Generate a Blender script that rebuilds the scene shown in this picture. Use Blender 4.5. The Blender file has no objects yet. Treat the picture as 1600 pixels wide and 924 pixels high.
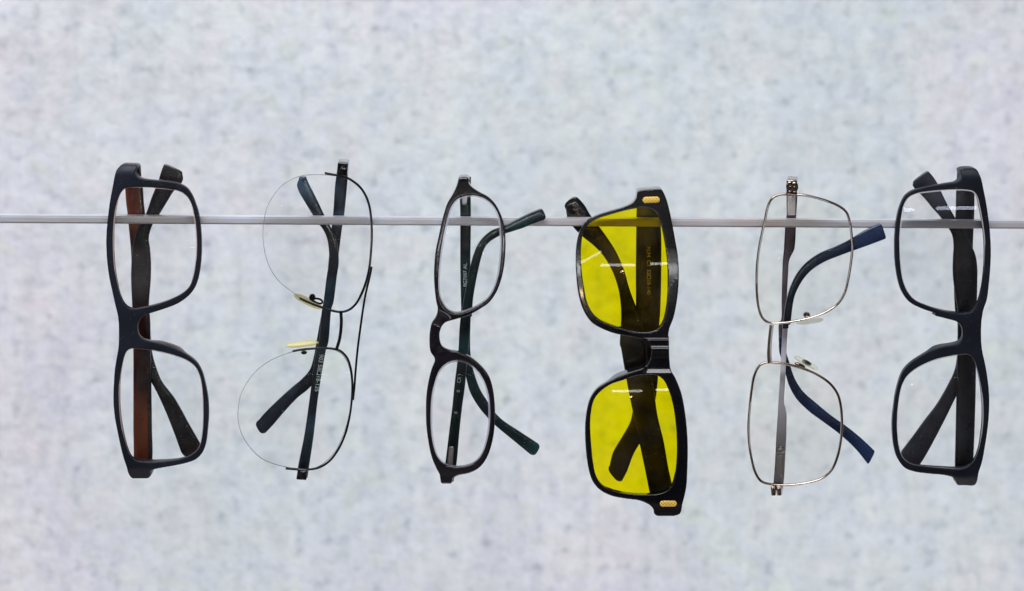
import bpy, bmesh, math, random
from mathutils import Vector, Matrix
random.seed(7)
SC = bpy.context.scene
COL = SC.collection

# ------------------------------------------------------------------ camera
S = 0.00028            # metres per photo pixel on the plane of the frame fronts
D = 1.20               # camera to that plane
CX, CY = 800.0, -150.0 # eye point: the camera stands a little above the rail and looks level through a shifted lens
def P(px, py, d=0.0):
    """point seen at photo position px,py that lies d metres behind the front plane"""
    k = (D + d) / D
    return Vector(((px - CX) * S * k, d, -(py - CY) * S * k + ZC))
ZC = -(CY - 462) * S * -1.0   # keeps the picture centre at z = 0
cam = bpy.data.cameras.new('camera'); co = bpy.data.objects.new('camera', cam); COL.objects.link(co)
co.location = (0, -D, ZC); co.rotation_euler = (math.radians(90), 0, 0)
cam.sensor_width = 36.0; cam.sensor_fit = 'HORIZONTAL'
cam.lens = 36.0 * D / (1600 * S)
cam.shift_y = -(462 - CY) / 1600.0
cam.clip_start = 0.05; cam.clip_end = 50
cam.dof.use_dof = True; cam.dof.focus_distance = D + 0.006; cam.dof.aperture_fstop = 14.0
SC.camera = co

# ------------------------------------------------------------------ world and lamps
W = bpy.data.worlds.new('World'); SC.world = W; W.use_nodes = True
nt = W.node_tree; nt.nodes.clear()
wo = nt.nodes.new('ShaderNodeOutputWorld'); bg = nt.nodes.new('ShaderNodeBackground')
tc = nt.nodes.new('ShaderNodeTexCoord'); nz = nt.nodes.new('ShaderNodeTexNoise'); cr = nt.nodes.new('ShaderNodeValToRGB')
nz.inputs['Scale'].default_value = 3.2; nz.inputs['Detail'].default_value = 4
cr.color_ramp.elements[0].position = 0.46; cr.color_ramp.elements[0].color = (0.06, 0.07, 0.12, 1)
cr.color_ramp.elements[1].position = 0.60; cr.color_ramp.elements[1].color = (1.25, 1.08, 0.92, 1)
nt.links.new(tc.outputs['Generated'], nz.inputs['Vector']); nt.links.new(nz.outputs['Fac'], cr.inputs['Fac'])
nt.links.new(cr.outputs['Color'], bg.inputs['Color']); nt.links.new(bg.outputs[0], wo.inputs[0])
bg.inputs['Strength'].default_value = 0.22

def area(name, loc, target, sx, sy, power, color):
    l = bpy.data.lights.new(name, 'AREA'); l.shape = 'RECTANGLE'; l.size = sx; l.size_y = sy
    l.energy = power; l.color = color
    o = bpy.data.objects.new(name, l); COL.objects.link(o); o.location = loc
    o.rotation_euler = (Vector(target) - Vector(loc)).to_track_quat('-Z', 'Y').to_euler()
    return o
area('ceiling_lamp', (-0.5, -1.3, 2.2), (0, 0.5, -0.1), 2.8, 1.1, 136, (0.925, 0.955, 1.0))
area('low_wall_fill', (0.5, 0.0, -1.5), (0.1, 0.55, -0.2), 1.8, 0.3, 9.5, (1.0, 0.91, 0.95))  # added unseen fill that warms and brightens the lower wall
area('side_lamp', (-2.3, -0.9, 0.9), (0, 0.1, 0.0), 0.5, 1.2, 9, (0.86, 0.92, 1.0))
area('strip_lamp', (0.03, -3.0, -0.44), (0, 0, 0), 0.57, 0.05, 1.2, (0.95, 0.97, 1.0))
area('strip_lamp', (0.80, -3.0, -0.42), (0, 0, 0), 0.46, 0.05, 1.0, (0.95, 0.97, 1.0))
so = area('strip_lamp', (-0.45, -3.0, -0.31), (0, 0, 0), 0.50, 0.045, 0.7, (0.95, 0.97, 1.0))
so.rotation_euler.rotate_axis('Z', math.radians(33))
def bulb(loc, power, r=0.02, color=(1.0, 0.72, 0.42)):
    l = bpy.data.lights.new('spot_bulb', 'POINT'); l.energy = power; l.shadow_soft_size = r; l.color = color
    o = bpy.data.objects.new('spot_bulb', l); COL.objects.link(o); o.location = loc
bulb((0.1, -2.8, -0.55), 0.9); bulb((-0.9, -2.6, 0.2), 0.9)
SC.view_settings.view_transform = 'Standard'; SC.view_settings.look = 'None'
SC.view_settings.exposure = 0.0; SC.view_settings.gamma = 1.0
SC.cycles.transparent_max_bounces = 24; SC.cycles.max_bounces = 10

# ------------------------------------------------------------------ materials
def newmat(name):
    m = bpy.data.materials.new(name); m.use_nodes = True
    return m, m.node_tree, m.node_tree.nodes['Principled BSDF']
def node(t, kind, **kw):
    n = t.nodes.new(kind)
    for k, v in kw.items():
        if k in n.inputs: n.inputs[k].default_value = v
        else: setattr(n, k, v)
    return n
def noise(t, scale, detail=3, rough=0.5, coord='Object', stretch=None):
    c = t.nodes.new('ShaderNodeTexCoord'); n = node(t, 'ShaderNodeTexNoise', Scale=scale, Detail=detail, Roughness=rough)
    src = c.outputs[coord]
    if stretch:
        mp = t.nodes.new('ShaderNodeMapping'); mp.inputs['Scale'].default_value = stretch
        t.links.new(src, mp.inputs[0]); src = mp.outputs[0]
    t.links.new(src, n.inputs['Vector'])
    return n.outputs['Fac']
def ramp(t, fac, *stops):
    r = t.nodes.new('ShaderNodeValToRGB'); e = r.color_ramp.elements
    while len(e) > len(stops): e.remove(e[-1])
    while len(e) < len(stops): e.new(1)
    for el, (p, c) in zip(e, stops): el.position = p; el.color = (*c, 1)
    t.links.new(fac, r.inputs[0]); return r.outputs[0]
def mixc(t, fac, a, b, mode='MIX'):
    m = t.nodes.new('ShaderNodeMix'); m.data_type = 'RGBA'; m.blend_type = mode
    for s, v in ((0, fac), (6, a), (7, b)):
        if hasattr(v, 'is_output'): t.links.new(v, m.inputs[s])
        else: m.inputs[s].default_value = v if s == 0 else (*v, 1)
    return m.outputs[2]
def bump(t, b, h, strength, dist):
    n = node(t, 'ShaderNodeBump', Strength=strength, Distance=dist); t.links.new(h, n.inputs['Height'])
    t.links.new(n.outputs[0], b.inputs['Normal'])
def plastic(name, c1, c2, rough, patch=60, dust=0.5, coat=0.0, stretch=None, lo=.4, hi=.62, spec=.4):
    m, t, b = newmat(name)
    base = ramp(t, noise(t, patch, 2, stretch=stretch), (lo, c1), (hi, c2))
    d = ramp(t, noise(t, 2300, 1), (0.745, (0, 0, 0)), (0.79, (dust, dust, dust)))
    base = mixc(t, d, base, (0.45, 0.46, 0.5))
    t.links.new(base, b.inputs['Base Color'])
    rr = ramp(t, noise(t, 110, 4), (0.35, (rough * .75,) * 3), (0.7, (min(1, rough * 1.35 + .03),) * 3))
    t.links.new(rr, b.inputs['Roughness'])
    b.inputs['Specular IOR Level'].default_value = spec
    b.inputs['Coat Weight'].default_value = coat; b.inputs['Coat Roughness'].default_value = 0.04
    bump(t, b, noise(t, 900, 2), 0.06, 0.0003)
    return m
def metal(name, c1, c2, rough, scale=60, stretch=None, lo=.35, hi=.65, met=1):
    m, t, b = newmat(name)
    t.links.new(ramp(t, noise(t, scale, 3, stretch=stretch), (lo, c1), (hi, c2)), b.inputs['Base Color'])
    b.inputs['Metallic'].default_value = met; b.inputs['Roughness'].default_value = rough
    bump(t, b, noise(t, 700, 2), 0.05, 0.0003)
    return m
def lens_mat(name, tint, refl=(1, 1, 1), ior=1.5, smudge=0.03, rough=0.0):
    m = bpy.data.materials.new(name); m.use_nodes = True; t = m.node_tree; t.nodes.clear()
    out = t.nodes.new('ShaderNodeOutputMaterial')
    tr = t.nodes.new('ShaderNodeBsdfTransparent'); tr.inputs[0].default_value = (*tint, 1)
    gl = node(t, 'ShaderNodeBsdfGlossy', Roughness=rough); gl.inputs[0].default_value = (*refl, 1)
    fr = node(t, 'ShaderNodeFresnel', IOR=ior)
    mx = t.nodes.new('ShaderNodeMixShader'); t.links.new(fr.outputs[0], mx.inputs[0])
    t.links.new(tr.outputs[0], mx.inputs[1]); t.links.new(gl.outputs[0], mx.inputs[2])
    df = t.nodes.new('ShaderNodeBsdfDiffuse'); df.inputs[0].default_value = (.75, .78, .8, 1)
    sm = ramp(t, noise(t, 55, 5, .65), (0.45, (0, 0, 0)), (0.8, (smudge,) * 3))
    sp = ramp(t, noise(t, 1700, 1), (0.775, (0, 0, 0)), (0.81, (.35,) * 3))
    sm = mixc(t, 1.0, sm, sp, 'ADD')
    mx2 = t.nodes.new('ShaderNodeMixShader'); t.links.new(sm, mx2.inputs[0])
    t.links.new(mx.outputs[0], mx2.inputs[1]); t.links.new(df.outputs[0], mx2.inputs[2])
    t.links.new(mx2.outputs[0], out.inputs[0]); return m
def edge_mat(name, color, opac, tint=(.9, .9, .9)):
    m = bpy.data.materials.new(name); m.use_nodes = True; t = m.node_tree; t.nodes.clear()
    out = t.nodes.new('ShaderNodeOutputMaterial')
    tr = t.nodes.new('ShaderNodeBsdfTransparent'); tr.inputs[0].default_value = (*tint, 1)
    pb = node(t, 'ShaderNodeBsdfPrincipled', Roughness=0.15); pb.inputs['Base Color'].default_value = (*color, 1)
    mx = t.nodes.new('ShaderNodeMixShader'); mx.inputs[0].default_value = opac
    t.links.new(tr.outputs[0], mx.inputs[1]); t.links.new(pb.outputs[0], mx.inputs[2])
    t.links.new(mx.outputs[0], out.inputs[0]); return m
def flat(name, c, rough=0.5, metallic=0):
    m, t, b = newmat(name)
    t.links.new(ramp(t, noise(t, 800, 2), (.3, tuple(v * .7 for v in c)), (.6, c)), b.inputs['Base Color'])
    b.inputs['Roughness'].default_value = rough; b.inputs['Metallic'].default_value = metallic
    return m

M = {}
M['matte_navy'] = plastic('matte_navy_black', (.006, .008, .014), (.009, .012, .022), .42, dust=.35, spec=.22)
M['matte_black'] = plastic('matte_black', (.006, .007, .012), (.009, .011, .018), .40, dust=.3, spec=.13)
M['tortoise'] = plastic('tortoise', (.030, .011, .010), (.17, .045, .022), .16, patch=70, dust=.4, coat=.2, stretch=(1, 1, .45), lo=.36, hi=.64)
M['brown_back'] = plastic('brown_back', (.07, .025, .018), (.14, .05, .035), .3, dust=.3)
M['dark_temple'] = plastic('dark_temple', (.012, .012, .015), (.050, .043, .045), .22, patch=40, dust=.5, coat=.3)  # lighter patches paint the room's reflections into the dark arm
M['gloss_black'] = plastic('gloss_black', (.003, .003, .004), (.006, .006, .008), .08, dust=.15, coat=.4)
M['gloss_plum'] = plastic('gloss_plum_black', (.005, .004, .006), (.010, .008, .013), .10, dust=.25, coat=.4)
M['ink'] = plastic('ink_temple', (.008, .012, .020), (.040, .070, .105), .14, patch=45, dust=.4, coat=.3)  # black arm; bluish patches are reflections painted into the colour
M['teal'] = plastic('teal_black_temple', (.006, .016, .020), (.011, .055, .060), .15, patch=40, dust=.7, coat=.3, lo=.45, hi=.7)
M['hazed_black'] = plastic('black_arm_lens_haze', (.018, .015, .010), (.13, .105, .055), .18, patch=42, dust=.5, spec=.4, lo=.42, hi=.70)  # black arm with lens haze and reflections painted in as khaki
M['navy'] = plastic('navy_tip', (.004, .010, .036), (.007, .022, .072), .25, patch=50, dust=.3, coat=.2)
M['olive'] = plastic('clear_black_temple', (.005, .005, .004), (.016, .014, .010), .15, patch=45, dust=.5, coat=.0, spec=.3)
M['slate'] = plastic('slate_temple', (.014, .015, .022), (.045, .046, .060), .33, patch=45, dust=.5)  # grey blotches stand in for room reflections over the arm
M['black_wire'] = plastic('black_wire', (.004, .004, .006), (.008, .008, .010), .3, dust=.1, spec=.18)
M['gun'] = metal('gunmetal', (.15, .115, .09), (.50, .43, .37), .14, 70)
M['silver'] = metal('silver', (.50, .49, .51), (.68, .67, .70), .25, 70, met=.6)
M['mauve'] = metal('mauve_metal', (.07, .055, .07), (.16, .13, .17), .35, 60, met=.5)
M['lilac'] = metal('lilac_metal', (.46, .46, .54), (.62, .62, .70), .4, 60, met=.1)
M['gold'] = flat('gold', (.85, .58, .12), .3, 1)
M['rail'] = None
M['ink_white'] = flat('printed_white', (.50, .60, .60), .6)
M['ink_gold'] = flat('printed_gold', (.75, .65, .28), .5)
M['pad_yellow'] = edge_mat('pad_yellow_silicone', (.84, .76, .40), .36, (.97, .93, .72))
M['pad_clear'] = edge_mat('pad_clear_silicone', (.80, .78, .66), .28, (.97, .96, .90))
M['lens'] = lens_mat('clear_lens', (.985, .987, .985), (.14, .19, .20), ior=1.18, smudge=.022)
M['lens_plain'] = lens_mat('uncoated_lens', (.985, .985, .985), (.5, .53, .65), smudge=.015)
M['lens_warm'] = lens_mat('warm_clear_lens', (.985, .982, .965), (.18, .16, .24), ior=1.18, smudge=.010)
M['lens_yellow'] = lens_mat('yellow_lens', (1.0, .925, .008), (1, .97, .9), ior=1.36, smudge=.012)
M['lens_yellow_edge'] = edge_mat('yellow_lens_edge', (.35, .30, .03), .5, (.6, .55, .1))
M['lens_edge'] = edge_mat('lens_edge', (.16, .16, .17), .75, (.5, .5, .5))
M['bevel_grey'] = edge_mat('lens_bevel_grey', (.20, .20, .21), .62)
M['bevel_white'] = edge_mat('lens_bevel_white', (.80, .78, .80), .45)
M['bevel_lav'] = edge_mat('lens_bevel_lavender', (.45, .44, .56), .6)
M['bevel_pink'] = edge_mat('lens_bevel_pink', (.60, .42, .40), .55)

def rail_mat():
    m, t, b = newmat('brushed_rail')
    c = t.nodes.new('ShaderNodeTexCoord'); sx = t.nodes.new('ShaderNodeSeparateXYZ'); t.links.new(c.outputs['Object'], sx.inputs[0])
    base = ramp(t, noise(t, 5, 4, .6), (.38, (.46, .38, .34)), (.55, (.66, .69, .77)))  # brown and bluish tones paint what the metal would reflect
    base = mixc(t, 1.0, base, ramp(t, noise(t, 300, 3, .6, stretch=(.06, 1, 1)), (.35, (.90, .90, .91)), (.65, (1.06, 1.06, 1.06))), 'MULTIPLY')
    t.links.new(base, b.inputs['Base Color'])
    b.inputs['Metallic'].default_value = .5; b.inputs['Roughness'].default_value = .38
    bump(t, b, noise(t, 260, 4, .7, stretch=(.04, 1, 1)), .12, .0003)
    return m
M['rail'] = rail_mat()

def wall_mat():
    m, t, b = newmat('pale_plaster')
    n1 = noise(t, 130, 3, .55)                       # fine pebbly mottling
    n2 = noise(t, 100, 1, .5, stretch=(1, 1, 1.1))   # shade of small dents painted as dark spots, wider than tall
    n3 = noise(t, 7, 3, .6)
    n4 = noise(t, 30, 3, .55)
    n5 = noise(t, 12, 4, .65, stretch=(3.2, 1, .30))
    n6 = noise(t, 3.2, 1, .5)
    base = ramp(t, n1, (.30, (.60, .63, .645)), (.52, (.685, .71, .72)), (.72, (.735, .757, .765)))
    dent_shade = ramp(t, n2, (.55, (1, 1, 1)), (.66, (.90, .91, .925)), (.80, (.68, .705, .735)))
    base = mixc(t, 1.0, base, dent_shade, 'MULTIPLY')
    hue = ramp(t, n4, (.32, (1.03, .955, .985)), (.45, (1, 1, 1)), (.58, (.965, .97, 1.06)), (.70, (.98, 1.01, .93)))
    base = mixc(t, .6, base, hue, 'MULTIPLY')
    hue2 = ramp(t, n6, (.42, (.965, 1.012, 1.0)), (.60, (1.02, .985, 1.01)))
    base = mixc(t, 1.0, base, hue2, 'MULTIPLY')
    big = ramp(t, n3, (.35, (.965, .965, .975)), (.65, (1.025, 1.025, 1.02)))
    base = mixc(t, 1.0, base, big, 'MULTIPLY')
    st = ramp(t, n5, (.38, (.93, .935, .955)), (.56, (1, 1, 1)))
    base = mixc(t, 1.0, base, st, 'MULTIPLY')
    t.links.new(base, b.inputs['Base Color']); b.inputs['Roughness'].default_value = .85
    bump(t, b, noise(t, 110, 2, .5), .33, .0035)
    return m

# ------------------------------------------------------------------ helpers
def crop(x0, y0, k, pts): return [(x0 + x / k, y0 + y / k) for x, y in pts]
def cpairs(x0, y0, k, prs): return [((x0 + a / k, y0 + b / k), (x0 + c / k, y0 + d / k)) for a, b, c, d in prs]
def catmull(pts, n=6, closed=True):
    N = len(pts); out = []
    rng = range(N) if closed else range(N - 1)
    for i in rng:
        g = lambda j: Vector(pts[j % N] if closed else pts[max(0, min(N - 1, j))])
        p0, p1, p2, p3 = g(i - 1), g(i), g(i + 1), g(i + 2)
        # centripetal spacing keeps corners from overshooting
        t0 = 0; t1 = t0 + max((p1 - p0).length, 1e-6) ** .5; t2 = t1 + max((p2 - p1).length, 1e-6) ** .5; t3 = t2 + max((p3 - p2).length, 1e-6) ** .5
        for k in range(n):
            t = t1 + (t2 - t1) * k / n
            A1 = p0 * ((t1 - t) / (t1 - t0)) + p1 * ((t - t0) / (t1 - t0)) if t1 - t0 > 1e-2 else p1
            A2 = p1 * ((t2 - t) / (t2 - t1)) + p2 * ((t - t1) / (t2 - t1))
            A3 = p2 * ((t3 - t) / (t3 - t2)) + p3 * ((t - t2) / (t3 - t2)) if t3 - t2 > 1e-2 else p2
            B1 = A1 * ((t2 - t) / (t2 - t0)) + A2 * ((t - t0) / (t2 - t0))
            B2 = A2 * ((t3 - t) / (t3 - t1)) + A3 * ((t - t1) / (t3 - t1))
            out.append(B1 * ((t2 - t) / (t2 - t1)) + B2 * ((t - t1) / (t2 - t1)))
    if not closed: out.append(Vector(pts[-1]))
    return out
def sstep(x, a, b):
    u = max(0, min(1, (x - a) / (b - a))); return u * u * (3 - 2 * u)
def empty(name, loc, label, cat, group):
    o = bpy.data.objects.new(name, None); COL.objects.link(o); o.location = loc; o.empty_display_size = .01
    o['label'] = label; o['category'] = cat
    if group: o['group'] = group
    return o
def part(name, verts, faces, mats, parent, root, smooth=True, matidx=None, sharp=None):
    """verts in world space; root gives the origin of the thing"""
    off = root.location if root else Vector()
    me = bpy.data.meshes.new(name); me.from_pydata([Vector(v) - off for v in verts], [], faces)
    for m in mats: me.materials.append(m)
    if matidx: 
        for p, i in zip(me.polygons, matidx): p.material_index = i
    bm = bmesh.new(); bm.from_mesh(me); bmesh.ops.recalc_face_normals(bm, faces=bm.faces); bm.to_mesh(me); bm.free()
    if smooth: me.polygons.foreach_set('use_smooth', [True] * len(me.polygons))
    if smooth and sharp: me.set_sharp_from_angle(angle=math.radians(sharp))
    o = bpy.data.objects.new(name, me); COL.objects.link(o)
    if parent: o.parent = parent
    return o
def tube(name, pts3, r, mat, parent, root, closed=False, seg=10, ry=None):
    """r: radius in the picture plane, ry: radius front to back"""
    ry = ry or r; n = len(pts3); V = []; F = []
    rr = (lambda i: r(i / max(1, n - 1))) if callable(r) else (lambda i: r)
    for i, p in enumerate(pts3):
        a = pts3[(i - 1) % n] if closed else pts3[max(0, i - 1)]
        b = pts3[(i + 1) % n] if closed else pts3[min(n - 1, i + 1)]
        t = (b - a).normalized(); u = t.cross(Vector((0, 1, 0)))
        u = u.normalized() if u.length > .05 else Vector((1, 0, 0)); v = u.cross(t).normalized()
        k = rr(i); ky = (ry / r if not callable(r) else 1) * k
        for j in range(seg):
            q = 2 * math.pi * j / seg; V.append(p + u * math.cos(q) * k + v * math.sin(q) * ky)
    m = n if closed else n - 1
    for i in range(m):
        for j in range(seg):
            a = i * seg; b = ((i + 1) % n) * seg; j2 = (j + 1) % seg
            F.append((a + j, a + j2, b + j2, b + j))
    if not closed: F.append(tuple(range(seg))); F.append(tuple(range((n - 1) * seg, n * seg)))
    return part(name, V, F, [mat], parent, root, sharp=50)
def block(name, front, fd, back, bd, mat, parent, root, bev=.0004):
    """front / back: four photo positions at depths fd / bd"""
    V = [P(x, y, fd) for x, y in front] + [P(x, y, bd) for x, y in back]
    F = [(0, 1, 2, 3), (7, 6, 5, 4)] + [(i, i + 4, (i + 1) % 4 + 4, (i + 1) % 4) for i in range(4)]
    o = part(name, V, F, [mat], parent, root, smooth=False)
    bm = bmesh.new(); bm.from_mesh(o.data)
    bmesh.ops.bevel(bm, geom=list(bm.edges), offset=bev, segments=3, affect='EDGES', profile=.5)
    for f in bm.faces: f.smooth = True
    bm.to_mesh(o.data); bm.free(); o.data.set_sharp_from_angle(angle=math.radians(40))
    return o
def temple(name, pairs, d0, d1, th, mats, parent, root, round_len=4.0, power=.55, start_round=.5, split=None, bow=0.0, side=None):
    """flat arm swept through left/right edge pairs (photo positions), lying at depth d0..d1, th metres thick"""
    L = catmull([p[0] for p in pairs], 8, False); R = catmull([p[1] for p in pairs], 8, False)
    n = len(L); secs = []
    for i in range(n):
        f = i / (n - 1); d = d0 + (d1 - d0) * f - bow * math.sin(math.pi * f)
        a, b = P(*L[i], d), P(*R[i], d); secs.append([(a + b) / 2, (b - a) / 2, th / 2])
    def cap(sec, other, ln, rev):
        c, w, h = sec; tan = (c - other[0]).normalized(); out = []
        perp = w.cross(Vector((0, 1, 0))).normalized()
        if perp.dot(tan) < 0: perp = -perp
        for k in range(1, 9):
            q = math.pi / 2 * k / 8 * .985
            out.append([c + perp * ln * S * math.sin(q), w * max(.02, math.cos(q) ** power), h * (.35 + .65 * max(.05, math.cos(q)) ** .5)])
        return out
    end = cap(secs[-1], secs[-3], round_len, 0); st = cap(secs[0], secs[2], start_round, 1)
    secs = st[::-1] + secs + end
    seg = 28; V = []; F = []; MI = []
    prof = []
    for j in range(seg):
        q = 2 * math.pi * j / seg; c, s = math.cos(q), math.sin(q)
        prof.append((math.copysign(abs(c) ** .38, c), math.copysign(abs(s) ** .55, s)))
    for c, w, h in secs:
        for a, b in prof: V.append(c + w * a + Vector((0, b * h, 0)))
    N = len(secs)
    for i in range(N - 1):
        for j in range(seg):
            a = i * seg; b = a + seg; j2 = (j + 1) % seg
            F.append((a + j, a + j2, b + j2, b + j)); MI.append(1 if (split is not None and i >= split * N) or (side is not None and prof[j][0] > side and prof[j2][0] > side) else 0)
    F.append(tuple(range(seg))); F.append(tuple(range((N - 1) * seg, N * seg))); MI += [0, 1 if split else 0]
    return part(name, V, F, mats, parent, root, matidx=MI)
def zone(pt, c, r0, r1):
    return 1 - sstep(math.hypot(pt[0] - c[0], pt[1] - c[1]), r0, r1)

class Shape:
    """depth of one pair's front: bowed a little, wrapped back at both ends"""
    def __init__(s, top, bot, bow=.003, wrap=.003, base=0.0, tilt=0.0):
        s.m = (top + bot) / 2; s.h = (bot - top) / 2; s.bow = bow; s.wrap = wrap; s.base = base; s.tilt = tilt
    def t(s, py): return (py - s.m) / s.h
    def __call__(s, px, py):
        t = s.t(py); return s.base + s.bow * t * t + s.wrap * sstep(abs(t), .90, 1.02) ** 1.5 + s.tilt * t
def acetate(root, outer, holes, shp, thick, mats, hinge, pads=(), drop=5.0, smooth_it=5, extra=None, layer=None, t0=.87):
    ys = [p[1] for p in outer]; top = min(ys)
    outer = [(x, y + drop * (1 - sstep(y, top + 3, top + 22))) for x, y in outer]
    cu = bpy.data.curves.new('front', 'CURVE'); cu.dimensions = '2D'; cu.fill_mode = 'BOTH'; cu.extrude = thick / 2
    for loop in [outer] + holes:
        pts = catmull(loop, 6); sp = cu.splines.new('POLY'); sp.points.add(len(pts) - 1); sp.use_cyclic_u = True
        for q, p in zip(sp.points, pts): q.co = ((p[0] - CX) * S, -(p[1] - CY) * S, 0, 1)
    o = bpy.data.objects.new('front', cu); COL.objects.link(o)
    dg = bpy.context.evaluated_depsgraph_get(); me0 = bpy.data.meshes.new_from_object(o.evaluated_get(dg))
    bpy.data.objects.remove(o); bpy.data.curves.remove(cu)
    bm = bmesh.new(); bm.from_mesh(me0); bmesh.ops.remove_doubles(bm, verts=bm.verts, dist=1e-6); bm.to_mesh(me0); bm.free()
    ob = bpy.data.objects.new('front', me0); COL.objects.link(ob)
    md = ob.modifiers.new('r', 'REMESH'); md.mode = 'VOXEL'; md.voxel_size = .00030; md.adaptivity = 0
    sm = ob.modifiers.new('s', 'SMOOTH'); sm.factor = .5; sm.iterations = smooth_it
    dg = bpy.context.evaluated_depsgraph_get(); me = bpy.data.meshes.new_from_object(ob.evaluated_get(dg))
    bpy.data.objects.remove(ob); bpy.data.meshes.remove(me0)
    off = root.location
    me.materials.clear()
    for m in mats: me.materials.append(m)
    if len(mats) > 1:
        lay = layer if layer is not None else -thick * .05
        for p in me.polygons: p.material_index = 1 if p.center.z < lay else 0
    for v in me.vertices:
        px = v.co.x / S + CX; py = -v.co.y / S + CY; dl = thick / 2 - v.co.z   # 0 front .. thick back
        f = dl / thick
        e = sstep(abs(shp.t(py)), t0, t0 + .07)
        dl += e * f * (hinge - thick - shp(px, py))
        for (cx, cy_, r, push, sx) in pads:
            z = zone((px, py), (cx, cy_), r * .35, r); dl += z * f * push; px += z * f * sx
        ds = shp(px, py)
        if extra: ds += extra(px, py) * (1 - f * .6)
        k = (D + ds) / D
        X = Vector(((px - CX) * S * k, ds + dl, -(py - CY) * S * k + ZC))
        v.co = X - off
    me.polygons.foreach_set('use_smooth', [True] * len(me.polygons))
    ob = bpy.data.objects.new('front', me); COL.objects.link(ob); ob.parent = root
    return ob
def inset_loop(loop, w):
    n = len(loop); ar = sum(loop[i][0] * loop[(i + 1) % n][1] - loop[(i + 1) % n][0] * loop[i][1] for i in range(n)); sg = 1 if ar > 0 else -1
    out = []
    for i in range(n):
        a, b = loop[i - 1], loop[(i + 1) % n]; t = (Vector(b) - Vector(a)).normalized()
        out.append(Vector(loop[i]) + Vector((-t[1], t[0])) * sg * w)
    return out
def lens(root, loop, shp, mats, grow=1.0, bulge=.0026, ring=1.6, depth=.0014, th=.0016, name='lens', tip=0.0):
    """curved shell; mats = [glass, bevel ring, edge]"""
    base = catmull(loop, 5); out = inset_loop(base, -grow); n = len(out)
    c = sum(out, Vector((0, 0))) / n
    inner = inset_loop(out, grow + ring)
    rings = [out, inner] + [[c + (p - c) * s for p in inner] for s in (.9, .8, .7, .6, .5, .4, .3, .2, .1)]
    V = []; F = []; MI = []
    rmax = max((p - c).length for p in out)
    def dep(p):
        r = (p - c).length / rmax; return shp(p[0], p[1]) * .8 + shp(c[0], c[1]) * .2 + depth - bulge * (1 - r * r) + tip * (p[1] - c[1]) * S
    for side in (0, 1):
        for rg in rings:
            for p in rg:
                d = dep(p); q = P(p[0], p[1], d); q.y += th * side; V.append(q)
        q = P(c[0], c[1], dep(c)); q.y += th * side; V.append(q)
    K = len(rings); B = K * n + 1
    for side in (0, 1):
        o = side * B
        for k in range(K - 1):
            for j in range(n):
                j2 = (j + 1) % n; f = (o + k * n + j, o + k * n + j2, o + (k + 1) * n + j2, o + (k + 1) * n + j)
                F.append(f); MI.append(1 if k == 0 and side == 0 else 0)
        for j in range(n):
            F.append((o + (K - 1) * n + j, o + (K - 1) * n + (j + 1) % n, o + K * n)); MI.append(0)
    E0 = len(V)                                   # the edge has vertices of its own, so its shading stays apart
    for side in (0, 1): V += [V[side * B + j].copy() for j in range(n)]
    for j in range(n): F.append((E0 + j, E0 + (j + 1) % n, E0 + n + (j + 1) % n, E0 + n + j)); MI.append(2)
    ob = part(name, V, F, mats, root, root, matidx=MI)
    def at(x, y): return P(x, y, dep(Vector((x, y))))
    flat2 = [p for rg in rings for p in rg] + [c]; N = []
    for side in (0, 1):
        for p in flat2:
            g = (at(p[0] + 1, p[1]) - at(p[0] - 1, p[1])).cross(at(p[0], p[1] + 1) - at(p[0], p[1] - 1)).normalized()
            if g.y > 0: g = -g
            N.append(g if side == 0 else -g)
    cc = P(c[0], c[1], 0)
    for k in range(2 * n): q = V[E0 + k] - cc; q.y = 0; N.append(q.normalized())
    ob.data.normals_split_custom_set_from_vertices(N)
    return ob
def wire(name, pts, r, shp, mat, parent, root, closed=False, off=0.0, ry=None, n=6):
    p = catmull(pts, n, closed); return tube(name, [P(q[0], q[1], shp(q[0], q[1]) + off) for q in p], r, mat, parent, root, closed, ry=ry)
def text(s, px, py, depth, size_px, ang, mat, parent, root, name='printed_text', sx=1.0):
    cu = bpy.data.curves.new(name, 'FONT'); cu.body = s; cu.size = size_px * S; cu.align_x = 'CENTER'; cu.align_y = 'CENTER'
    cu.extrude = .00002; cu.resolution_u = 3; cu.offset = 0.00002
    o = bpy.data.objects.new(name, cu); COL.objects.link(o)
    dg = bpy.context.evaluated_depsgraph_get(); me = bpy.data.meshes.new_from_object(o.evaluated_get(dg))
    bpy.data.objects.remove(o); bpy.data.curves.remove(cu)
    c = P(px, py, depth); ca, sa = math.cos(ang), math.sin(ang)
    for v in me.vertices:
        x, y, z = v.co.x * sx, v.co.y, v.co.z
        v.co = Vector((x * ca - y * sa, -z, x * sa + y * ca)) + c - root.location
    me.materials.clear(); me.materials.append(mat)
    ob = bpy.data.objects.new(name, me); COL.objects.link(ob); ob.parent = parent; return ob
def blob(name, px, py, d, rx, ry, rz, mat, parent, root, ang=0.0, seg=28, full=False):
    bm = bmesh.new(); bmesh.ops.create_uvsphere(bm, u_segments=seg, v_segments=12, radius=1)
    c = P(px, py, d); V = []
    for v in bm.verts:
        if full: v.co.x = math.copysign(abs(v.co.x) ** .62, v.co.x); v.co.z *= (1 - .25 * abs(v.co.x) ** 6)
        x, y, z = v.co.x * rx, v.co.y * ry, v.co.z * rz
        V.append(c + Vector((x * math.cos(ang) - z * math.sin(ang), y, x * math.sin(ang) + z * math.cos(ang))))
    F = [tuple(v.index for v in f.verts) for f in bm.faces]; bm.free()
    return part(name, V, F, [mat], parent, root)

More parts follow.
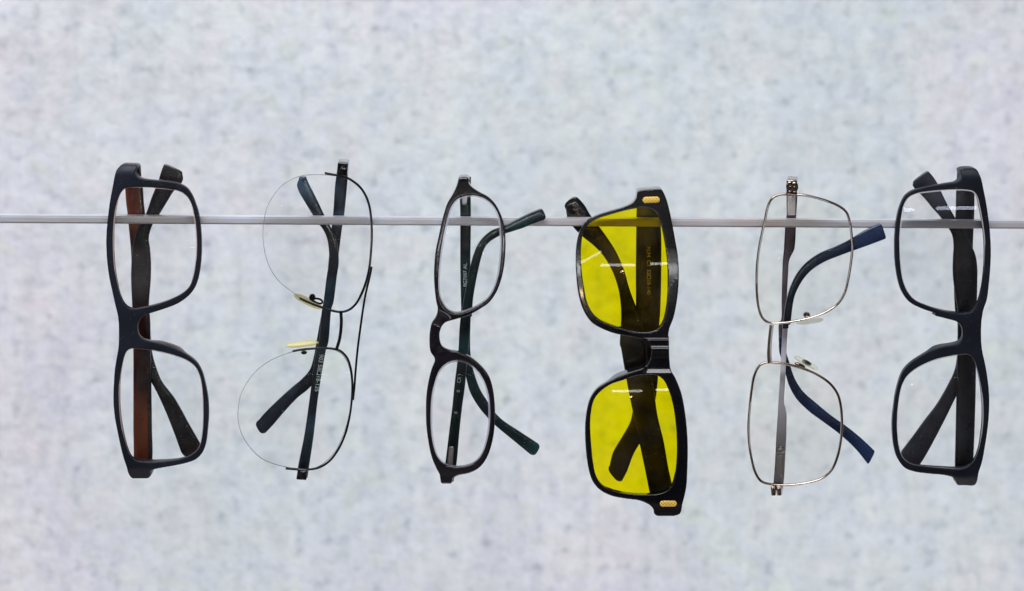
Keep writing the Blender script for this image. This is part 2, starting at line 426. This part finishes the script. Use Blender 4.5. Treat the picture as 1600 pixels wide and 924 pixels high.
# ------------------------------------------------------------------ wall (setting)
YW = 0.55
def make_wall():
    x, z0, z1 = 2.6, -1.6, 2.4
    V = [(-x, YW, z0), (x, YW, z0), (x, YW, z1), (-x, YW, z1), (-x, YW + .1, z0), (x, YW + .1, z0), (x, YW + .1, z1), (-x, YW + .1, z1)]
    F = [(0, 1, 2, 3), (7, 6, 5, 4), (0, 4, 5, 1), (1, 5, 6, 2), (2, 6, 7, 3), (3, 7, 4, 0)]
    o = part('wall', V, F, [wall_mat()], None, None, smooth=False); o['kind'] = 'structure'
make_wall()

# ------------------------------------------------------------------ rail
BAR0, BAR1 = .0080, .0160
def rail():
    a0, a1 = P(-700, 337.2 - 3.9, BAR0), P(2300, 346.0 + 3.9, BAR0)
    root = empty('display_rail', (a0 + a1) / 2, 'thin brushed metal rail that holds the six pairs of glasses', 'rail', None)
    hh = 12.0 * S / 2 * (D + BAR0) / D; dz = (a1.z - a0.z)
    V = []
    for x, zc in ((a0.x, P(-700, 343.1 - 3.9, BAR0).z), (a1.x, P(2300, 352.0 + 3.9, BAR0).z)):
        for y, z in ((BAR0, -hh), (BAR1, -hh), (BAR1, hh), (BAR0, hh)): V.append(Vector((x, y, zc + z)))
    F = [(0, 1, 2, 3), (7, 6, 5, 4), (0, 4, 5, 1), (1, 5, 6, 2), (2, 6, 7, 3), (3, 7, 4, 0)]
    o = part('bar', V, F, [M['rail']], root, root, smooth=False)
    bm = bmesh.new(); bm.from_mesh(o.data)
    bmesh.ops.bevel(bm, geom=list(bm.edges), offset=.0007, segments=4, affect='EDGES')
    for f in bm.faces: f.smooth = True
    bm.to_mesh(o.data); bm.free(); o.data.set_sharp_from_angle(angle=math.radians(35))
rail()

GROUP = 'pairs of glasses hanging from the rail'
FT = .0176   # centre depth of the arm lying in front, for pairs whose arms are both behind the rail
RT = .0203   # centre depth of the arm lying behind

# ================================================================== 1 brown-backed matte pair
A = (140, 230, 3.4227); B = (140, 480, 3.1864)
g1 = empty('eyeglasses', P(212, 747, .008), 'matte black square glasses with brown tortoiseshell arms, at the left end of the rail', 'glasses', GROUP)
out1 = crop(*A, [(170,75),(215,74),(250,77),(256,90),(247,110),(243,138),(254,158),(282,170),(350,178),(420,184),(480,197),(520,220),(548,260),(568,310),(583,360),(593,430),(598,500),(597,580),(590,650),(578,710),(558,760),(525,800),(470,838),(400,866),(330,888),(285,903)]) + \
  crop(*B, [(245,72),(238,95),(240,125),(252,150),(280,165),(340,178),(410,200),(480,235),(530,275),(557,320),(575,380),(588,450),(592,530),(587,610),(578,680),(562,725),(530,758),(480,778),(400,795),(330,808),(303,818),(304,840),(292,853),(250,855),(210,853),(196,838),(180,790),(160,720),(140,630),(125,550),(118,470),(120,380),(125,310),(133,260),(143,200),(145,120),(141,50)]) + \
  crop(*A, [(138,850),(120,770),(103,690),(92,600),(88,520),(90,450),(98,370),(108,290),(125,200),(138,130),(150,95)])
h1a = crop(*A, [(215,215),(188,221),(165,245),(148,290),(136,360),(129,430),(127,500),(129,580),(136,660),(149,740),(165,800),(190,845),(225,865),(290,858),(370,838),(440,812),(500,780),(535,745),(555,690),(567,620),(572,540),(570,460),(561,380),(546,310),(522,265),(485,238),(430,225),(350,218),(280,214)])
h1b = crop(*B, [(205,207),(188,216),(175,235),(160,290),(150,370),(148,450),(153,540),(165,620),(182,690),(205,745),(235,765),(290,772),(380,768),(460,755),(510,735),(545,700),(560,640),(566,560),(565,480),(560,400),(548,340),(525,295),(480,262),(420,240),(350,222),(290,211),(240,206)])
s1 = Shape(252, 748)
acetate(g1, out1, [h1a, h1b], s1, .0038, [M['matte_navy'], M['brown_back']], .0155,
        pads=[(252, 492, 34, .0035, 3), (262, 540, 34, .0035, 3)], drop=6)
for h in (h1a, h1b): lens(g1, h, s1, [M['lens'], M['bevel_pink'], M['lens_edge']], ring=1.0)
t = temple('temple', cpairs(*B, [(205,825,296,825),(218,765,312,765),(218,600,311,600),(218,400,308,400),(218,240,305,240),(216,150,304,150),(214,60,302,60)]) +
       cpairs(*A, [(228,850,318,850),(222,700,328,700),(224,620,329,620),(230,545,324,545),(246,470,317,485),(270,412,340,410),(304,350,377,355),(330,275,420,285),(350,225,448,240),(366,185,484,205),(384,128,500,172),(396,96,496,142)]) , FT, FT, .0026, [M['tortoise'], M['dark_temple']], g1, g1, split=.37, side=.30, round_len=3.5, power=.4)
t = temple('temple', cpairs(*A, [(183,92,266,92),(190,215,285,215),(196,300,291,300),(203,355,297,355),(208,410,303,410),(215,480,310,480),(222,560,318,560),(226,700,320,700),(228,850,318,850)]) +
       cpairs(*B, [(214,60,300,60),(216,150,306,150),(224,215,314,235),(262,310,332,300),(310,378,360,368),(366,490,425,455),(418,618,495,580),(455,720,548,672)]), RT, RT, .0026, [M['tortoise'], M['dark_temple']], g1, g1, split=.52, side=.72, round_len=14)
block('hinge', crop(*A, [(256,95),(272,97),(276,160),(262,158)]), .011, crop(*A, [(256,95),(274,97),(278,160),(262,158)]), .019, M['mauve'], g1, g1)

# ================================================================== 2 half-rim aviator pair
C_ = (360, 230, 3.423); D_ = (360, 480, 3.1846)
g2 = empty('eyeglasses', P(470, 749, .008), 'half rimless pair with large round lenses, black wire and yellow nose pads', 'glasses', GROUP)
s2 = Shape(250, 745, bow=.003, wrap=.001)
l2a = crop(*C_, [(430,147),(380,153),(320,175),(270,210),(225,265),(195,320),(179,390),(172,460),(177,530),(192,600),(220,665),(260,720),(305,758),(345,787),(385,817),(430,843),(500,866),(560,878),(600,879),(640,868),(675,842),(704,798),(728,740),(744,670),(752,590),(755,510),(754,430),(747,350),(732,282),(709,228),(678,193),(638,170),(590,157),(510,148)])
l2b = crop(*D_, [(430,208),(360,214),(310,222),(250,242),(190,270),(130,315),(85,370),(52,430),(38,500),(37,560),(50,620),(75,670),(110,715),(155,755),(210,780),(280,798),(340,805),(400,806),(442,793),(487,760),(527,713),(557,650),(578,590),(593,530),(602,460),(604,390),(597,320),(582,272),(552,231),(518,213),(470,207)])
for l in (l2a, l2b): lens(g2, l, s2, [M['lens'], M['bevel_grey'], M['lens_edge']], grow=0, ring=1.0, bulge=.003, depth=.0012, th=.0014)
w2a = crop(*C_, [(505,139),(530,144),(575,152),(620,163),(660,186),(698,220),(726,265),(744,320),(754,400),(756,480),(752,560),(744,640),(728,712),(705,775),(672,838),(632,872),(590,882),(540,874),(480,854),(420,832),(370,808)])
w2b = crop(*D_, [(310,220),(360,211),(430,206),(500,206),(545,217),(580,252),(600,312),(607,390),(603,470),(592,550),(572,630),(537,708),(492,767),(440,799),(380,809),(330,808),(275,803)])
wire('rim_wire', w2a, .00052, s2, M['black_wire'], g2, g2, off=.0006, ry=.0007)
wire('rim_wire', w2b, .00050, s2, M['black_wire'], g2, g2, off=.0006, ry=.0007)
wire('bridge', crop(*D_, [(549,22),(552,60),(550,110),(543,160),(528,210)]), .00070, s2, M['black_wire'], g2, g2, off=.0002)
wire('brow_bar', crop(*C_, [(755,640),(748,680)]) + crop(*D_, [(672,-60),(660,10),(648,95),(633,210),(622,330),(616,410),(610,462)]), .00048, s2, M['black_wire'], g2, g2, off=-.0012)
block('end_piece', crop(*C_, [(574,82),(630,87),(624,160),(568,150)]), .0004, crop(*C_, [(583,61),(638,66),(632,132),(574,128)]), .0185, M['gloss_black'], g2, g2, bev=.0006)
block('end_piece', crop(*D_, [(336,806),(384,808),(378,862),(327,858)]), .0012, crop(*D_, [(336,800),(386,804),(378,858),(330,856)]), .0160, M['gloss_black'], g2, g2, bev=.0005)
FT2, RT2 = FT, RT
ft = temple('temple', cpairs(*D_, [(330,845,384,848),(337,790,392,795),(367,640,414,645),(396,440,438,440),(426,220,476,215),(440,170,488,175),(455,15,503,10)]) +
       cpairs(*C_, [(497,830,552,830),(515,690,570,690),(526,620,580,620),(527,560,578,565),(517,490,568,500),(495,440,548,450),(468,405,524,405),(433,350,496,350),(396,290,468,290),(365,235,438,230),(356,200,420,195),(366,172,408,168)]), FT, FT, .0022, [M['ink']], g2, g2, round_len=4.5)
text('903 58\u25a118-135', 498.3, 583, FT - .00125, 9.2, -math.pi / 2 - .13, M['ink_white'], ft, g2)
blob('screw', 360 + 392 / 3.423, 230 + 170 / 3.423, FT - .0012, .0009, .0004, .0009, M['ink'], ft, g2)
temple('temple', cpairs(*C_, [(580,66,634,70),(570,130,630,132),(560,200,625,200),(550,350,610,355),(541,430,598,430),(530,550,582,560),(517,690,568,690),(500,830,548,830)]) +
       cpairs(*D_, [(450,50,495,50),(430,160,476,165),(416,240,462,260),(395,310,440,345),(350,362,388,408),(310,395,338,448),(240,458,268,522),(172,525,208,592),(140,562,176,625)]), RT, RT, .0022, [M['ink']], g2, g2, round_len=8)
# nose pads, seen nearly edge-on, with their arms
def pad(root, cx, cy, d, lng, ht, ang, mat, shell=.0012):
    return blob('nose_pad', cx, cy, d, lng * S / 2, .0038, ht * S / 2, mat, root, root, ang, full=True)
p = pad(g2, 360 + 416 / 3.423, 230 + 826 / 3.423, .0075, 51, 11, math.radians(-26), M['pad_yellow'])
blob('pad_arm', 488, 465, .0045, .0015, .0018, .0017, M['gloss_black'], p, g2)
wire('pad_arm', [(489, 467), (497, 467), (503, 470), (503, 474), (497, 474), (488, 470)], .00045, s2, M['gloss_black'], p, g2, off=.003)
p = pad(g2, 360 + 356 / 3.1846, 480 + 184 / 3.1846, .0080, 53, 9.5, math.radians(6), M['pad_yellow'])
blob('pad_arm', 475, 551, .0036, .0014, .0016, .0009, M['gloss_black'], p, g2)

# ================================================================== 3 narrow oval pair
E = (640, 250, 3.554); F_ = (640, 480, 3.079)
g3 = empty('eyeglasses', P(697, 755, .006), 'narrow oval glossy black pair with an arched bridge, beside the yellow lenses', 'glasses', GROUP)
out3 = crop(*E, [(268,97),(273,83),(290,78),(322,80),(332,92),(329,120),(345,150),(388,180),(435,205),(475,245),(505,300),(522,350),(532,420),(533,500),(525,590),(508,670),(480,740),(440,795),(390,830),(320,868),(250,888)]) + \
  crop(*F_, [(168,78),(148,110),(144,148),(156,188),(185,205),(235,215),(290,240),(340,280),(380,330),(400,390),(410,470),(410,560),(400,640),(375,720),(340,770),(290,800),(228,815),(210,830),(202,851),(178,853),(152,850),(146,828),(143,808),(125,770),(105,720),(90,650),(80,570),(78,500),(80,430),(90,360),(105,300),(121,252),(100,215),(95,170),(97,120),(106,78),(128,42),(135,8)]) + \
  crop(*E, [(148,790),(140,730),(135,650),(137,580),(145,500),(160,430),(175,360),(190,300),(210,240),(240,190),(260,145)])
h3a = crop(*E, [(340,198),(300,203),(270,215),(245,240),(225,280),(208,340),(190,420),(175,510),(165,600),(160,690),(165,750),(185,800),(215,835),(260,850),(310,840),(370,815),(430,775),(465,725),(490,650),(503,560),(508,470),(506,400),(498,330),(480,280),(450,240),(410,212),(370,200)])
h3b = crop(*F_, [(225,258),(190,265),(165,280),(140,310),(122,360),(108,430),(103,510),(105,590),(115,670),(135,725),(165,755),(210,768),(270,765),(310,750),(345,715),(370,650),(383,570),(385,490),(378,420),(360,360),(330,310),(285,270),(255,260)])
s3 = Shape(272, 757, bow=.0025, wrap=.0008, base=-.001)
acetate(g3, out3, [h3a, h3b], s3, .0034, [M['gloss_plum']], .0150, drop=5, smooth_it=7,
        extra=lambda x, y: -.0016 * zone((x, y), (675, 522), 14, 40), t0=.90)
for h in (h3a, h3b): lens(g3, h, s3, [M['lens'], M['bevel_lav'], M['lens_edge']], ring=2.2, bulge=.0018, depth=.0012)
ft = temple('temple', cpairs(*F_, [(158,835,212,838),(172,745,226,755),(190,600,240,600),(205,480,253,480),(216,370,268,370),(229,265,275,270),(235,200,282,210),(240,100,292,110),(246,50,296,40)]) +
       cpairs(*E, [(287,870,345,870),(300,780,352,780),(315,700,366,690),(332,610,382,610),(350,540,398,545),(375,476,417,490),(408,430,442,458),(455,392,480,432),(500,374,512,416),(540,358,556,402),(600,326,625,380),(660,297,680,358),(714,274,742,336)]), .0058, .0058, .0020, [M['teal']], g3, g3, round_len=6.5, power=.5)
rt = temple('temple', cpairs(*E, [(284,92,341,95),(279,200,340,200),(281,300,341,300),(281,430,340,430),(281,560,338,560),(283,700,338,700),(286,870,340,870)]) +
       cpairs(*F_, [(246,60,294,60),(246,140,292,140),(250,220,293,220),(262,290,303,285),(274,350,318,340),(292,412,342,400),(332,480,374,452),(372,528,412,508),(425,580,450,545),(500,642,530,598),(580,708,612,652)]), .0180, .0180, .0020, [M['teal']], g3, g3, round_len=8, power=.5)
text('8G7007 AL', 727.0, 430, .0180 - .00115, 8.0, math.pi / 2, M['ink_white'], rt, g3)
text('CE', 717.6, 594, .0058 - .00115, 8.0, math.pi / 2 - .12, M['ink_white'], ft, g3)
text('B', 716.4, 611.5, .0058 - .00115, 7.0, math.pi / 2 - .12, M['ink_white'], ft, g3)
text('B', 712.3, 645, .0058 - .00115, 7.0, math.pi / 2 - .12, M['ink_white'], ft, g3)
def plate(prs, d, parent, root, mat='silver'):
    return temple('hinge_plate', prs, d, d, .0006, [M[mat]], parent, root, round_len=4, power=.5)
plate(cpairs(*F_, [(180,765,208,765),(184,720,211,720),(188,682,214,682)]), .0058 - .0011, ft, g3)
plate(cpairs(*E, [(288,190,322,190),(290,215,321,215),(291,235,320,235)]), .0180 - .0011, rt, g3)

# ================================================================== 4 yellow-lens pair
G = (860, 270, 3.3); H = (860, 520, 3.079)
g4 = empty('night_driving_glasses', P(1043, 805, .008), 'chunky glossy black glasses with bright yellow lenses and small gold corner emblems', 'glasses', GROUP)
out4 = crop(*G, [(448,84),(458,76),(520,69),(572,69),(584,86),(600,140),(618,210),(630,270),(645,350),(658,430),(663,520),(660,600),(650,680),(635,750),(613,810),(607,870)]) + \
  crop(*H, [(570,20),(573,120),(580,180),(600,215),(630,290),(648,380),(658,470),(662,560),(660,650),(655,740),(638,820),(626,870),(610,881),(555,884),(510,882),(499,872),(494,850),(475,830),(430,810),(360,800),(290,785),(235,755),(200,710),(182,650),(172,580),(167,500),(168,430),(178,360),(195,310),(225,270),(270,240),(330,210),(400,185),(455,165),(479,135),(486,90),(474,50),(450,26)]) + \
  crop(*G, [(478,860),(440,852),(400,845),(330,830),(265,805),(215,775),(180,730),(155,670),(140,600),(133,530),(130,450),(133,380),(145,320),(165,275),(195,245),(240,220),(300,200),(370,180),(425,155),(442,130)])
h4a = crop(*G, [(480,183),(430,187),(370,200),(300,220),(240,240),(195,270),(170,310),(160,370),(158,440),(163,520),(175,600),(190,670),(215,720),(250,755),(300,780),(370,803),(430,818),(500,822),(545,810),(575,780),(592,730),(602,650),(605,560),(603,470),(592,380),(578,300),(562,240),(540,205),(510,188)])
h4b = crop(*H, [(470,203),(400,212),(350,230),(290,250),(240,285),(210,325),(195,390),(192,460),(197,540),(205,620),(220,690),(250,735),(300,760),(370,775),(450,780),(510,778),(555,765),(585,735),(600,680),(608,600),(608,510),(602,430),(590,350),(570,280),(545,230),(515,208)])
s4 = Shape(290, 806, bow=.0035, wrap=.0006)
def bridge4(x, y):   # flat raised bridge between two shallow steps
    f = sstep(x, 1004, 1012)
    return .0012 * f * (sstep(y, 527, 533) - sstep(y, 576, 584)) - .0009 * f * (sstep(y, 541, 545) - sstep(y, 547, 562))
acetate(g4, out4, [h4a, h4b], s4, .0042, [M['gloss_black']], .0155, drop=5, smooth_it=5, extra=bridge4,
        pads=[(985, 533, 40, .004, -4), (985, 590, 40, .004, -4)])
for h, tp in ((h4a, 0), (h4b, .028)): lens(g4, h, s4, [M['lens_yellow'], M['lens_yellow'], M['lens_yellow_edge']], ring=.8, bulge=.0026, tip=tp)
FA = .0176
ft = temple('temple', cpairs(*H, [(500,860,606,850),(478,775,586,735),(455,660,566,640),(430,540,545,520),(400,400,516,400),(372,260,492,240),(352,150,470,150),(338,70,462,60)]) +
       cpairs(*G, [(358,890,490,885),(362,800,478,795),(364,740,458,730),(361,670,432,665),(350,600,408,598),(320,510,378,496),(270,425,335,400),(222,375,290,330),(172,335,250,275),(125,290,205,215),(88,235,175,165),(80,190,148,135)]), FA, FA, .0028, [M['hazed_black'], M['gloss_black']], g4, g4, round_len=9, power=.6, split=.77)  # painted haze on the arm behind the lens, plain black tip
rt = temple('temple', cpairs(*G, [(452,95,560,95),(444,190,560,190),(442,300,571,300),(440,500,572,500),(440,690,568,690),(436,860,560,860)]) +
       cpairs(*H, [(402,60,530,60),(402,150,522,150),(404,240,515,250),(400,330,500,350),(385,425,455,490),(345,500,402,580),(300,578,368,668),(285,640,345,712)]), .0207, .0207, .0028, [M['hazed_black']], g4, g4, round_len=7, power=.6)
text('N.94  C1  52\u25a118-140', 1013.5, 423, .0207 - .00155, 8.4, -math.pi / 2 + .0, M['ink_gold'], rt, g4)
def gold_mat():
    m, t, b = newmat('gold_mesh')
    c = t.nodes.new('ShaderNodeTexCoord'); outs = []
    for a in (.8, -.8):
        mp = t.nodes.new('ShaderNodeMapping'); mp.inputs['Rotation'].default_value = (0, a, 0); t.links.new(c.outputs['Object'], mp.inputs[0])
        w = node(t, 'ShaderNodeTexWave', Scale=310.0); w.bands_direction = 'X'; t.links.new(mp.outputs[0], w.inputs['Vector']); outs.append(w.outputs['Fac'])
    mx = t.nodes.new('ShaderNodeMath'); mx.operation = 'MULTIPLY'; t.links.new(outs[0], mx.inputs[0]); t.links.new(outs[1], mx.inputs[1])
    t.links.new(ramp(t, mx.outputs[0], (.25, (.95, .62, .12)), (.7, (.42, .26, .04))), b.inputs['Base Color'])
    b.inputs['Metallic'].default_value = .25; b.inputs['Roughness'].default_value = .4; return m
M['gold_mesh'] = gold_mat()
def emblem(cx, cy, w, h, ang, d):
    V = []; F = []; n = 40; pts = []
    for i in range(n):
        q = 2 * math.pi * i / n; x = math.cos(q); y = math.sin(q)
        pts.append((math.copysign(max(0, w / 2 - h / 2), x) + h / 2 * x, h / 2 * y))
    ca, sa = math.cos(ang), math.sin(ang)
    for ins, dd in ((1, .0006), (1, .0001), (.9, 0)):
        for x, y in pts:
            x2, y2 = x * (1 - (1 - ins) * .25), y * ins
            V.append(P(cx + x2 * ca - y2 * sa, cy + x2 * sa + y2 * ca, d + dd))
    for r in range(2):
        for i in range(n): F.append((r * n + i, r * n + (i + 1) % n, (r + 1) * n + (i + 1) % n, (r + 1) * n + i))
    F.append(tuple(range(2 * n, 3 * n))); F.append(tuple(range(n)))
    return part('emblem', V, F, [M['gold_mesh']], g4, g4, sharp=40)
emblem(1017.5, 312.5, 27, 9.5, math.radians(-2), s4(1017, 312) - .0004)
emblem(1044.2, 787.3, 26.5, 8.8, math.radians(-1), s4(1044, 787) - .0004)

# ================================================================== 5 metal rectangular pair
I = (1150, 250, 3.424); J = (1150, 490, 3.08)
g5 = empty('eyeglasses', P(1213, 775, .006), 'square pair with thin silvery metal rims and navy blue arm tips', 'glasses', GROUP)
r5a = crop(*I, [(300,187),(350,187),(430,203),(500,225),(555,250),(590,280),(608,330),(618,400),(622,480),(612,570),(600,640),(582,710),(545,770),(480,815),(400,845),(320,862),(240,873),(180,872),(145,850),(123,800),(112,720),(110,640),(113,560),(122,480),(137,400),(155,320),(170,250),(190,210),(225,188),(265,184)])
r5b = crop(*J, [(140,237),(200,238),(270,250),(340,272),(400,300),(455,340),(490,390),(505,450),(510,530),(503,620),(485,700),(455,760),(410,795),(340,815),(260,825),(180,823),(125,810),(95,770),(75,700),(63,620),(60,540),(66,450),(75,370),(88,300),(110,255)])
s5 = Shape(275, 775, bow=.003, wrap=.001, base=-.001)
for r in (r5a, r5b):
    lens(g5, r, s5, [M['lens_warm'], M['bevel_white'], M['lens_edge']], grow=0, ring=1.2, bulge=.003, depth=.0010, th=.0012)
    wire('rim', r, .00058, s5, M['gun'], g5, g5, closed=True, off=.0004, ry=.0009)
br = wire('bridge', crop(*J, [(169,56),(164,100),(159,150),(157,200),(160,238)]), .00072, s5, M['gun'], g5, g5, off=-.0002, ry=.0007)
wire('bridge', crop(*J, [(178,56),(172,100),(168,150),(167,200),(170,238)]), .00040, s5, M['silver'], br, g5, off=-.0006)
block('end_piece', crop(*I, [(270,106),(327,110),(327,190),(268,186)]), .0000, crop(*I, [(277,86),(331,90),(328,170),(270,170)]), .0165, M['gun'], g5, g5, bev=.0006)
for x, y in ((288, 142), (313, 145)): blob('rivet', 1150 + x / 3.424, 250 + y / 3.424, -.0002, .0017, .0010, .0024, M['gun'], g5, g5)
for a, b in ((166, 191), (194, 219)):
    block('end_piece', crop(*J, [(a, 830), (b, 830), (b - 1, 878), (a + 4, 879)]), .0004, crop(*J, [(a + 8, 828), (b + 5, 828), (b + 5, 872), (a + 10, 873)]), .0055, M['gun'], g5, g5, bev=.0004)
rt = temple('temple', cpairs(*I, [(276,92,330,96),(272,150,328,150),(270,200,328,200),(270,300,322,300),(265,330,321,330),(262,370,320,370),(258,440,317,440),(256,480,310,485),(253,510,296,510),(250,540,284,540),(247,620,278,620),(244,740,272,740),(240,860,268,860)]) +
       cpairs(*J, [(208,40,228,40),(206,120,228,120),(209,190,232,190),(228,240,246,240)]), .0180, .0180, .0016, [M['mauve']], g5, g5, round_len=2)
plate(cpairs(*I, [(276,295,318,295),(275,250,319,250),(276,200,320,200)]), .0180 - .0009, rt, g5)
temple('temple_tip', cpairs(*J, [(205,118,232,118),(210,180,240,180),(225,240,255,230),(240,300,272,285),(256,350,292,330),(290,410,326,378),(345,466,385,430),(420,522,455,488),(500,582,535,545),(575,652,605,602),(632,722,664,658)]), .0180, .0180, .0024, [M['navy']], rt, g5, round_len=2.2, power=.3)
ft = temple('temple', cpairs(*J, [(176,850,224,850),(182,795,231,800),(190,670,238,670),(193,600,242,600),(197,540,243,540),(200,495,243,480),(202,460,238,455),(204,430,231,430),(210,330,236,330),(215,250,240,250),(220,150,244,150),(226,60,250,60)]), .0050, .0050, .0016, [M['lilac']], g5, g5, round_len=1)
blob('screw', 1150 + 213 / 3.08, 490 + 655 / 3.08, .0050 - .0010, .0020, .0007, .0017, M['silver'], ft, g5)
plate(cpairs(*J, [(196,780,224,780),(198,720,226,720),(200,690,228,690)]), .0050 - .0008, ft, g5, 'silver')
temple('temple_tip', cpairs(*J, [(222,70,252,70),(228,30,256,30)]) + cpairs(*I, [(252,880,290,880),(260,800,300,800),(273,735,313,730),(292,675,332,685),(323,612,362,635),(372,552,406,588),(445,500,472,546),(530,464,550,514),(600,430,620,488),(680,382,705,458),(766,342,795,424)]), .0050, .0050, .0024, [M['navy']], ft, g5, round_len=3.2, power=.28)
p = pad(g5, 1150 + 396 / 3.424, 250 + 864 / 3.424, .0078, 43, 8, math.radians(8), M['pad_clear'])
blob('pad_arm', 1260.5, 492, .0035, .0016, .0016, .0014, M['gun'], p, g5)
p = pad(g5, 1150 + 338 / 3.08, 490 + 238 / 3.08, .0078, 44, 9, math.radians(-28), M['pad_clear'])
blob('pad_arm', 1250, 571, .0048, .0026, .0012, .0009, M['gun'], p, g5, ang=math.radians(-24))
blob('pad_core', 1260.5, 567, .0052, .0024, .0012, .0010, M['olive'], p, g5, ang=math.radians(-28))

# ================================================================== 6 matte black pair
K = (1370, 240, 3.4217); L_ = (1370, 490, 3.187)
g6 = empty('eyeglasses', P(1510, 758, .008), 'matte black square glasses with wide dark grey arms, at the right end of the rail', 'glasses', GROUP)
out6 = crop(*K, [(448,72),(470,63),(525,63),(540,75),(550,100),(560,135),(571,190),(585,260),(597,340),(607,430),(611,520),(608,610),(600,700),(590,780),(570,840),(562,890)]) + \
  crop(*L_, [(524,15),(520,100),(525,180),(540,250),(552,320),(560,400),(560,490),(552,580),(540,660),(525,740),(510,790),(500,840),(488,857),(440,858),(402,855),(396,840),(380,820),(340,808),(260,800),(190,790),(140,770),(105,725),(88,670),(80,610),(78,540),(85,470),(95,400),(110,340),(130,290),(165,250),(215,215),(270,185),(330,165),(390,155),(415,143),(427,120),(425,70),(412,50),(395,40),(340,25),(290,10)]) + \
  crop(*K, [(320,860),(240,830),(175,795),(135,740),(115,680),(102,600),(97,510),(100,420),(110,340),(130,270),(155,225),(190,200),(240,185),(300,172),(370,162),(425,153),(448,138),(453,115),(449,90)])
h6a = crop(*K, [(430,195),(360,198),(280,205),(220,215),(175,235),(150,270),(135,330),(125,420),(122,510),(127,600),(140,680),(165,740),(205,785),(270,815),(340,838),(410,852),(470,855),(510,845),(540,800),(560,730),(573,640),(578,550),(575,450),(563,360),(550,290),(535,230),(515,205),(480,197)])
h6b = crop(*L_, [(430,203),(370,212),(290,230),(230,255),(180,285),(145,320),(122,370),(110,440),(103,520),(103,600),(112,670),(130,720),(170,750),(240,762),(320,770),(400,775),(440,768),(480,740),(505,690),(520,610),(528,520),(526,430),(515,340),(500,270),(480,220),(455,203)])
s6 = Shape(258, 760)
acetate(g6, out6, [h6a, h6b], s6, .0040, [M['matte_black']], .0155, drop=5,
        pads=[(1480, 495, 34, .0035, -3), (1480, 545, 34, .0035, -3)])
lens(g6, h6a, s6, [M['lens_plain'], M['bevel_white'], M['lens_edge']], ring=1.0, tip=.078, bulge=.0018)
lens(g6, h6b, s6, [M['lens'], M['bevel_white'], M['lens_edge']], ring=1.0)
temple('temple', cpairs(*L_, [(395,830,484,830),(389,765,480,765),(391,650,484,650),(393,560,487,560),(397,380,492,380),(400,200,492,220),(402,100,480,100),(402,30,490,30)]) +
       cpairs(*K, [(433,850,532,840),(412,710,537,690),(405,620,537,610),(407,550,528,545),(410,485,510,500),(400,430,478,440),(372,385,436,372),(338,338,400,312),(295,290,372,262),(250,235,348,212),(212,198,330,170),(192,172,298,120),(194,158,276,96)]), FT, FT, .0026, [M['slate']], g6, g6, round_len=2.5, power=.4)
temple('temple', cpairs(*K, [(430,82,520,82),(424,200,522,215),(420,340,520,340),(413,420,516,420),(411,520,513,520),(412,700,520,700),(420,850,525,850)]) +
       cpairs(*L_, [(402,30,488,30),(402,120,480,120),(400,200,474,235),(388,280,440,330),(352,358,395,412),(300,448,352,500),(238,530,300,602),(172,620,250,695),(130,675,215,752)]), RT, RT, .0026, [M['slate']], g6, g6, round_len=12)
block('hinge', crop(*K, [(434,85),(452,85),(452,138),(430,136)]), .011, crop(*K, [(436,80),(452,80),(452,132),(430,132)]), .019, M['mauve'], g6, g6)
